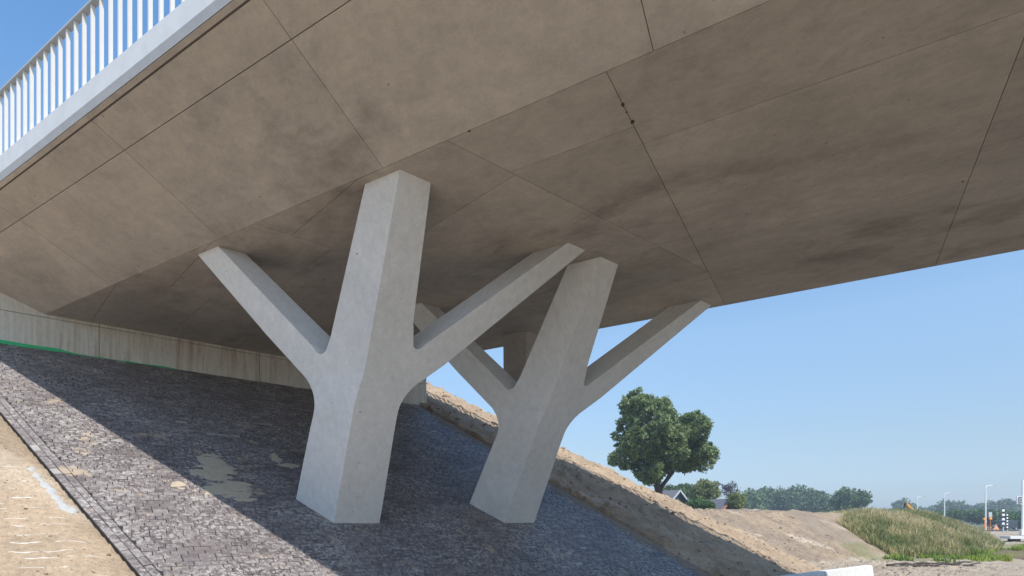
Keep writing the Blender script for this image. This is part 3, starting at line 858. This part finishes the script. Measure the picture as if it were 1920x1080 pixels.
# the big oak: pixel-sized lobes converted at its own distance
Y0 = 55.0; x0 = at(1238, Y0); g0 = gz(x0, Y0); k = Y0/f_px
def lob(px, py, rx, ry, dy=0, ryy=None): return ((px-1238)*k, dy, (978.93-py)*k+EYE-g0, rx*k, (ryy or rx)*k, ry*k)
crown_px = [(330,130),(365,165),(400,140),(450,120),(500,150),(540,135),(560,180),(610,195),(660,170),(670,230),(700,290),(720,300),(735,350),(760,290),(800,300),(850,275),(900,310),(960,315),(970,390),(940,440),(945,510),(1000,560),(1030,610),(990,670),(940,720),(900,735),(850,715),(780,715),(700,700),(640,725),(600,780),(560,800),(500,800),(445,765),(430,700),(380,690),(330,695),(290,665),(240,650),(235,590),(290,560),(262,500),(260,430),(310,390),(280,340),(320,300),(290,210),(340,190)]
crown_px = np.array([(1080+a/3.857, 700+b/3.857) for a, b in crown_px])
def inside(p, q):
    x, y = p[:, 0], p[:, 1]; r_ = np.zeros(len(p), bool)
    for (x1, y1), (x2, y2) in zip(q, np.roll(q, -1, 0)):
        c = ((y1 > y) != (y2 > y)) & (x < (x2-x1)*(y-y1)/(y2-y1+1e-9)+x1); r_ ^= c
    return r_
def edge_d(p, q):
    d = np.full(len(p), 1e9)
    for a, b in zip(q, np.roll(q, -1, 0)):
        e = b-a; t = np.clip(((p-a)@e)/(e@e), 0, 1); d = np.minimum(d, np.hypot(*(p-a-t[:, None]*e).T))
    return d
def oak_clumps(n):
    p = np.stack([rng.uniform(1138, 1350, n*9), rng.uniform(728, 918, n*9)], 1); p = p[inside(p, crown_px)]; d = edge_d(p, crown_px)
    keep = d > 2.0; p, d = p[keep], d[keep]
    dep = 5.0*np.sqrt(np.clip(d/52, 0.02, 1))*(.75+.9*fbm(p[:, 0]*.05, p[:, 1]*.05+3, 3)); side = np.where(rng.random(len(p)) < .62, -1, 1)
    yy = side*dep*rng.random(len(p))**.35
    C = np.stack([(p[:, 0]-1238)*k, yy, (978.93-p[:, 1])*k+EYE-g0], 1)
    nz = fbm(C[:, 0]*.55+C[:, 1]*.35+4, C[:, 2]*.6+C[:, 1]*.3, 3)
    keep = (nz > -.15+.16*(d < 11)) | ((d < 3) & (rng.random(len(d)) < .5))
    return C[keep][:n]
def tp(px, py, dy=0): return ((px-1238)*k, dy, (978.93-py)*k+EYE-g0)
oak_t = [((0, 0, 0), tp(1236, 925), .5, .4), (tp(1236, 925), tp(1226, 880), .38, .28), (tp(1226, 880), tp(1205, 830), .34, .2), (tp(1238, 915), tp(1262, 885), .22, .17), (tp(1262, 885), tp(1268, 862), .17, .11), (tp(1226, 880), tp(1236, 810), .28, .16), (tp(1268, 862), tp(1298, 835), .14, .1), (tp(1222, 890), tp(1190, 860), .2, .12)]
make_tree("oak_tree", (x0, Y0, g0), [(0, 0, 7, 4, 4, 4)], 2700, 30, .12, M_oak, "big broad oak tree with a notched crown standing above the earth bank", "tree", trunk=oak_t, clump=.38, trunk_r=.4, centres=oak_clumps(2700))
# garden trees beside the houses
def gtree(name, px, Ytop, Y, wpx, hpx, mat, label, n=120, per=40, leaf=.2, cat="tree", group=None, clump=.9, rz=0, dens=1):
    """px centre column, Ytop pixel row of the crown top"""
    x = at(px, Y); g_ = gz(x, Y); kk = Y/f_px; topz = (978.93-Ytop)*kk+EYE-g_; hw = wpx/2*kk; hh = min(hpx/2*kk, topz*.5)
    zc = topz-hh
    rr = random.Random(int(px*7+Y)); L = [(0, 0, zc, hw*.78, hw*.7, hh*.8)]
    for i in range(6):
        a = rr.uniform(0, 6.28); L.append((math.cos(a)*hw*.5, math.sin(a)*hw*.4, zc+rr.uniform(-.45, .4)*hh, hw*rr.uniform(.35, .52), hw*.45, hh*rr.uniform(.35, .55)))
    return make_tree(name, (x, Y, g_), L, n, per, leaf, mat, label, cat, group, clump=clump, trunk_r=.035*topz/2+.05)
gtree("garden_tree", 1322, 896, 82, 62, 56, M_yleaf, "pale green bushy tree between the two house roofs", 170, 45, .17, clump=.7)
gtree("garden_tree", 1285, 905, 100, 40, 50, M_leaf, "mid green tree behind the dark gabled roof", 120, 40, .24, clump=.9)
gtree("garden_tree", 1262, 908, 92, 34, 40, M_leaf, "dark green bush low behind the oak trunk", 90, 40, .22, clump=.8)
gtree("purple_tree", 1370, 897, 88, 38, 40, M_pleaf, "thin purple-leaved tree behind the tiled house", 60, 14, .12, clump=.6)
gtree("conifer_bush", 1381, 921, 72, 38, 34, M_yleaf, "dark yellow-green rounded shrub right of the tiled house", 140, 45, .13, cat="bush", clump=.45)
gtree("garden_hedge", 1315, 937, 70, 60, 22, M_hedge, "bright green low hedge below the dark gabled roof", 130, 45, .13, cat="hedge", clump=.45)
# wood behind, hazy
wood = [(1405, 915, 66), (1428, 912, 50), (1452, 910, 60), (1478, 914, 56), (1500, 908, 70), (1528, 916, 60), (1385, 928, 40)]
wl = ["leftmost tree of the hazy wood behind the bank", "second tree from the left in the hazy wood", "dense mid wood tree left of the tallest crown", "rounded wood tree beside the tallest crown", "tallest rounded crown of the hazy wood", "sloping right-hand tree of the hazy wood", "low tree filling the gap behind the rounded shrub"]
for i, (px, py, wp) in enumerate(wood):
    gtree("wood_tree", px, py, 190+random.uniform(-14, 22), wp, 62, M_leaf, wl[i], 150, 36, .5, group="trees of the hazy wood", clump=2.0)
gtree("round_tree", 1594, 911, 150, 78, 56, M_leaf, "broad round tree standing alone left behind the grass mound", 200, 42, .36, clump=1.4)
far = [(1694, 935, 36), (1722, 949, 26), (1752, 948, 28), (1776, 937, 30), (1800, 939, 34), (1836, 946, 30), (1858, 939, 36), (1888, 935, 44), (1920, 938, 40), (1950, 937, 44)]
fl = ["round far tree behind the orange excavator arm", "low far tree right of the excavator arm", "low far tree left of the middle lamp post", "tall far tree behind the middle lamp post", "broad far tree right of the middle lamp post", "spreading far tree left of the tall lamp post", "far tree right behind the tall lamp post", "largest far tree above the parked van", "far tree behind the traffic light", "far tree cut by the right frame edge"]
for i, (px, py, wp) in enumerate(far):
    gtree("far_tree", px, py, 300+random.uniform(-15, 15), wp, 44, M_leaf, fl[i], 120, 30, .75, group="trees along the far horizon", clump=2.6)
for px, py, Y, wp, lb in [(1815, 953, 140, 90, "long green hedge behind the grass mound"), (1870, 955, 128, 60, "dark hedge behind the striped posts"), (1912, 962, 118, 60, "bright bush behind the traffic light pole"), (1765, 958, 150, 70, "low hedge left of the lamp posts")]:
    gtree("roadside_hedge", px, py, Y, wp, 30, M_hedge if px != 1870 else M_leaf, lb, 140, 36, .3, cat="hedge", clump=1.0)

# grass on the mound
def blades(name, n, cx, cy, rx, ry, hmin, hmax, mat, label, test, wd=.035):
    x = rng.uniform(cx-rx, cx+rx, n*3); y = rng.uniform(cy-ry, cy+ry, n*3); W = height(x, y); ok = test(x, y, W)
    x, y = x[ok][:n], y[ok][:n]; z = height(x, y)[0]+EYE; m = len(x)
    hh = rng.uniform(hmin, hmax, m)*np.clip(1+.7*fbm(x*.45, y*.45, 3)+.6*fbm(x*1.6, y*1.6, 2), .4, 1.45)*np.where(rng.random(m) < .06, 1.15, 1); a = rng.uniform(0, 6.28, m); ln = rng.uniform(0, .6, m)*hh; la = rng.uniform(0, 6.28, m)
    b = np.stack([x, y, z-.02], 1); w_ = np.stack([np.cos(a), np.sin(a), 0*a], 1)*wd*rng.uniform(.6, 1.4, m)[:, None]
    tip = b+np.stack([np.cos(la)*ln, np.sin(la)*ln, hh], 1)
    mid = b+np.stack([np.cos(la)*ln*.35, np.sin(la)*ln*.35, hh*.55], 1)
    V = np.stack([b-w_, b+w_, mid+w_*.8, tip, mid-w_*.8], 1).reshape(-1, 3)
    F = np.arange(m*5).reshape(-1, 5)
    t = np.clip(.42+.8*fbm(x*.35+3, y*.35, 4)+.22*(z-z.min())/max(z.max()-z.min(), .1)+.5*fbm(x*1.3+20, y*1.3, 3)+rng.normal(0, .2, m), 0, 1)
    o = npmesh(name, V, F, mat, attrs=[("tint", 'FACE', t)]); return tag(o, label, "grass", kind='stuff')
blades("tall_grass", 150000, 27, 41, 14, 12, .18, .6, M_grass, "tall dry and green grass covering the mound at right", lambda x, y, W: (W[1] > .3), wd=.022)
blades("fresh_grass", 26000, 28, 32.5, 9, 5, .10, .34, M_lime, "short bright green grass at the foot of the grass mound", lambda x, y, W: (W[0] < -1.35+.3*fbm(x*.5, y*.5)) & (W[0] > -2.2) & (fbm(x*.55, y*.55+8, 4) > -.15+.10*np.clip(31.8-y, 0, 9)+.12*np.clip(x-.86*y, 0, 9)) & (W[3]*1 < 1) & (y > 27.6) & (x > 20.5), wd=.025)

# ---------------------------------------------------------------- houses behind the bank
def house(name, px, Y, wd, dp, eave, ridge, rz, wallm, roofm, vergem, label):
    x = at(px, Y); g_ = gz(x, Y); root = tag(empty(name, (x, Y, g_), rz), label, "house")
    MB().prism([(-wd/2, -dp/2, 0), (wd/2, -dp/2, 0), (wd/2, -dp/2, eave), (0, -dp/2, ridge-.15), (-wd/2, -dp/2, eave)],
               [(-wd/2, dp/2, 0), (wd/2, dp/2, 0), (wd/2, dp/2, eave), (0, dp/2, ridge-.15), (-wd/2, dp/2, eave)]).build("wall", wallm, root)
    sl_ = (ridge-eave)/(wd/2); ov = .6
    for sg in (-1, 1):
        xe = sg*(wd/2+ov); ze = ridge-sl_*(wd/2+ov)
        MB().prism([(0, -dp/2-.5, ridge), (xe, -dp/2-.5, ze), (xe, -dp/2-.5, ze-.14), (0, -dp/2-.5, ridge-.14)],
                   [(0, dp/2+.5, ridge), (xe, dp/2+.5, ze), (xe, dp/2+.5, ze-.14), (0, dp/2+.5, ridge-.14)]).build("roof", roofm, root)
        MB().beam((0, -dp/2-.53, ridge-.10), (xe, -dp/2-.53, ze-.10), .05, .26).build("verge_board", vergem, root)
    wn = MB().box((wd*.18, -dp/2-.02, eave*.6), (1.0, .06, 1.1)).build("window", M_glass, root)
    MB().box((-wd*.2, -dp/2-.02, 1.05), (.95, .06, 2.1)).build("door", M_white, root)
    return root
house("gabled_house", 1220, 80, 6.2, 9, 3.6, 6.0, math.radians(38), M_clad, M_roof, M_handrail, "dark clad house with grey gabled roof and pale verge boards below the oak")
house("tiled_house", 1332, 76, 4.2, 7, 3.1, 4.75, math.radians(24), M_clad, M_roof, M_tile, "small house with orange tiled verge behind the earth bank")

# ---------------------------------------------------------------- road furniture
far_road_z = gz(90, 98)
def lamp(px, Y, Htop, label):
    x = at(px, Y); g_ = gz(x, Y); r = tag(empty("street_lamp", (x, Y, g_)), label, "street lamp", "white street lamps along the far road")
    h = Htop-g_
    MB().tube((0, 0, 0), (0, 0, h-.35), .13, .085, 8).build("pole", M_white, r)
    MB().tube((0, 0, h-.38), (.28, 0, h-.06), .07, .06, 6).tube((.27, 0, h-.07), (1.35, 0, h), .06, .05, 6).build("arm", M_white, r)
    MB().box((1.75, 0, h+.0), (.9, .26, .10)).build("lamp_head", M_handrail, r)
lamp(1848, 97, EYE+(978.93-910)/f_px*97, "tallest and nearest white street lamp, right of the grass mound")
lamp(1771, 124, EYE+(978.93-924)/f_px*124, "middle white street lamp rising behind the grass mound")
lamp(1720, 145, EYE+(978.93-931)/f_px*145, "farthest, smallest white street lamp behind the grass mound")
def traffic_light():
    Y = 72; x = at(1917.5, Y); g_ = gz(x, Y); r = tag(empty("traffic_light", (x, Y, g_)), "tall white traffic light pole at the right frame edge with side-hung signal head", "traffic light")
    MB().tube((0, 0, 0), (0, 0, 7.2), .16, .10, 8).build("pole", M_white, r)
    MB().box((-.02, 0, .35), (.55, .4, .7)).build("base_box", M_white, r)
    zz = (978.93-938)/f_px*Y+EYE-g_
    MB().beam((0, 0, zz+.1), (-1.6, 0, zz+.1), .06, .06).build("arm", M_handrail, r)
    MB().box((-.55, -.1, zz), (.62, .12, 1.05)).build("backing_board", M_white, r)
    h_ = MB().box((-.55, -.24, zz), (.32, .22, .95)).build("signal_head", M_handrail, r)
    for dz in (.3, 0, -.3): MB().tube((-.55, -.36, zz+dz), (-.55, -.34, zz+dz), .11, n=10).build("lens", M_black, h_)
traffic_light()
def striped_post(px, ytop, ybot, Y, wpx, nb, label, blue=False):
    x = at(px, Y); g_ = gz(x, Y); kk = Y/f_px; r = tag(empty("striped_post", (x, Y, g_)), label, "marker post")
    z1 = (978.93-ytop)*kk+EYE-g_; z0 = max(.0, (978.93-ybot)*kk+EYE-g_); wd = wpx*kk
    MB().box((0, 0, z0/2+.01), (wd*.4, wd*.4, z0+.02)).build("stand", M_handrail, r)
    for i in range(nb):
        a = z0+(z1-z0)*i/nb; b = z0+(z1-z0)*(i+1)/nb
        MB().box((0, 0, (a+b)/2), (wd, wd*.35, b-a-.004)).build("band", M_white if i % 2 else M_black, r)
striped_post(1881, 955, 988, 84, 4.2, 8, "taller black and white striped post beside the parked car")
striped_post(1888.5, 964, 993, 82, 2.6, 10, "thin short black and white banded post right of the taller one")
def beacon(px, py, Y, label, board):
    x = at(px, Y); g_ = gz(x, Y); kk = Y/f_px; z = (978.93-py)*kk+EYE-g_
    r = tag(empty("warning_beacon", (x, Y, g_)), label, "warning beacon", "orange beacons by the far roadside")
    MB().tube((0, 0, 0), (0, 0, z), .04, .04, 6).build("post", M_orange, r)
    MB().tube((0, -.12, z), (0, .12, z), .21, .21, 12).build("lamp", M_lens, r)
    if board: MB().box((-.02, 0, z+.62), (.55, .05, .8)).build("sign_board", M_handrail, r)
    else: MB().box((.12, 0, z*.45), (.28, .05, z*.5)).build("striped_board", M_orange, r)
beacon(1846, 973, 90, "left orange round warning beacon at the foot of the nearest lamp post", False)
beacon(1857, 972, 90, "right orange beacon with a grey square sign above it", True)
def car():
    Y = 98; x = at(1885, Y); g_ = gz(x, Y); r = tag(empty("parked_car", (x, Y, g_), math.radians(24)), "dark parked van with open rear on the far road behind the striped posts", "car")
    L = 2.35; sec = [(-L, .35, .95), (-L+.1, .3, 1.05), (-1.4, .3, 1.15), (-.9, .3, 1.8), (1.9, .3, 1.85), (2.2, .3, 1.2), (L, .35, .9)]
    prof = [(-L, .35), (-L, .95), (-1.45, 1.12), (-.85, 1.72), (.2, 1.8), (1.95, 1.76), (2.25, 1.1), (L, .4)]
    b = MB().prism([(p, -.85, z) for p, z in prof], [(p, .85, z) for p, z in prof]).build("body", M_car, r); bvl(b, .06, 2)
    MB().prism([(p, -.865, z) for p, z in [(-1.2, 1.15), (-.8, 1.62), (.1, 1.68), (.1, 1.15)]], [(p, .865, z) for p, z in [(-1.2, 1.15), (-.8, 1.62), (.1, 1.68), (.1, 1.15)]]).build("window", M_glass, r)
    MB().prism([(p, -.865, z) for p, z in [(.2, 1.15), (.2, 1.68), (1.8, 1.62), (2.0, 1.15)]], [(p, .865, z) for p, z in [(.2, 1.15), (.2, 1.68), (1.8, 1.62), (2.0, 1.15)]]).build("window", M_glass, r)
    for sx in (-1.5, 1.5):
        for sy in (-.78, .78):
            wh = MB().tube((sx, sy-.1, .33), (sx, sy+.1, .33), .33, n=14).build("wheel", M_rubber, r)
            MB().tube((sx, sy-.115, .33), (sx, sy+.115, .33), .18, n=10).build("rim", M_handrail, wh)
    for sy in (-.6, .6): MB().box((-L-.01, sy, .8), (.06, .3, .18)).build("headlight", M_white, r)
    for sy in (-.7, .7): MB().box((L-.05, sy, .95), (.08, .18, .3)).build("tail_light", M_orange, r)
car()
def triangle_sign():
    Y = 88; x = at(1868, Y); g_ = gz(x, Y); r = tag(empty("warning_triangle", (x, Y, g_)), "orange triangular roadworks sign standing left of the parked car", "sign")
    MB().prism([(-.55, 0, .25), (.55, 0, .25), (0, 0, 1.15)], [(-.55, .04, .25), (.55, .04, .25), (0, .04, 1.15)]).build("panel", M_orange, r)
    MB().prism([(-.30, -.01, .40), (.30, -.01, .40), (0, -.01, .88)], [(-.30, -.004, .40), (.30, -.004, .40), (0, -.004, .88)]).build("inner_panel", M_handrail, r)
    for sx in (-.3, .3): MB().beam((sx, .03, 0), (sx*.8, .03, .3), .05, .05).build("leg", M_handrail, r)
triangle_sign()
def excavator():
    Y = 66; px = 1702; x = at(px, Y); g_ = gz(x, Y); kk = Y/f_px; r = tag(empty("excavator", (x+3, Y, g_)), "orange excavator behind the grass mound, only its folded arm showing", "excavator")
    ztop = (978.93-943.5)*kk+EYE-g_
    for sy in (-1.0, 1.0): MB().box((0, sy, .45), (3.6, .5, .9)).build("track", M_rubber, r)
    MB().box((.4, 0, 1.5), (2.6, 2.2, 1.1)).build("engine_house", M_yellow, r)
    MB().box((-.6, .6, 2.1), (1.2, .9, 1.5)).build("cab", M_glass, r)
    a = (-1.0, -.3, 1.6); b = (-3.0-.45, -.3, ztop)
    MB().beam(a, b, .2, .26).build("boom", M_yellow, r)
    st = MB().beam(b, (-3.95, -.3, ztop-2.2), .18, .24).build("stick", M_brown, r)
    MB().box((-4.0, -.3, ztop-2.6), (.7, .8, .7)).build("bucket", M_yellow, r)
excavator()
# far road and sandy verge
def strip_obj(name, pts_l, pts_r, mat, dz, **kw):
    vs = []; fs = []
    for (a, b) in zip(pts_l, pts_r):
        vs += [(a[0], a[1], gz(*a)+dz), (b[0], b[1], gz(*b)+dz)]
    for i in range(len(pts_l)-1): fs.append([2*i, 2*i+1, 2*i+3, 2*i+2])
    o = meshobj(name, vs, fs, mat); 
    bm = bmesh.new(); bm.from_mesh(o.data); bmesh.ops.recalc_face_normals(bm, faces=bm.faces)
    if sum(f.normal.z for f in bm.faces) < 0: bmesh.ops.reverse_faces(bm, faces=bm.faces)
    bm.to_mesh(o.data); bm.free(); return tag(o, **kw)
xs_ = np.linspace(70, 260, 60)
strip_obj("far_road", [(x_, 92+.10*(x_-80)) for x_ in xs_], [(x_, 106+.10*(x_-80)) for x_ in xs_], M_asph, .12, kind='structure')
def kerb_bridge():
    Y = 55; x = at(1905, Y); g_ = gz(x, Y); zt = (978.93-1008)/f_px*Y+EYE
    r = tag(empty("culvert", (x+1.2, Y, g_)), "pale concrete culvert slab over a dark opening at the right edge", "culvert")
    MB().box((0, 0, zt-g_+.02), (4.6, 1.2, .26)).build("slab", M_barrier, r)
    for sx in (-1.3, .9): MB().box((sx, .1, (zt-g_)/2-.1), (.5, .9, zt-g_-.02)).build("support", M_brown, r)
kerb_bridge()
def hoses():
    for i, (a, b, lb) in enumerate([((17.2, 25.4), (22.6, 27.3), "upper dark hose lying over the sand right of the barrier"), ((17.0, 24.6), (22.3, 26.2), "lower dark hose lying nearer on the sand right of the barrier")]):
        mb = MB(); pts = []
        for j in range(15):
            t_ = j/14; x_ = a[0]+(b[0]-a[0])*t_+.1*math.sin(t_*9+i); y_ = a[1]+(b[1]-a[1])*t_+.15*math.sin(t_*6+i*2)
            pts.append((x_, y_, gz(x_, y_)+.05))
        for p, q in zip(pts, pts[1:]): mb.tube(p, q, .06, .06, 6)
        tag(mb.build("drain_hose", M_brown), lb, "hose", "dark hoses on the sand")
hoses()

# ---------------------------------------------------------------- haze
def haze():
    m = bpy.data.materials.new("haze"); m.use_nodes = True; n = m.node_tree; n.nodes.clear()
    out = n.nodes.new("ShaderNodeOutputMaterial"); pvn = n.nodes.new("ShaderNodeVolumePrincipled")
    pvn.inputs["Color"].default_value = (.80, .90, 1, 1); pvn.inputs["Density"].default_value = .0011; pvn.inputs["Anisotropy"].default_value = .2
    n.links.new(pvn.outputs[0], out.inputs["Volume"])
    Lx = 1400
    o = MB().box((0, 0, (24-1.6)/2), (2*Lx, 2*Lx, 24+1.6)).build("haze", m); tag(o, kind='stuff')
haze()
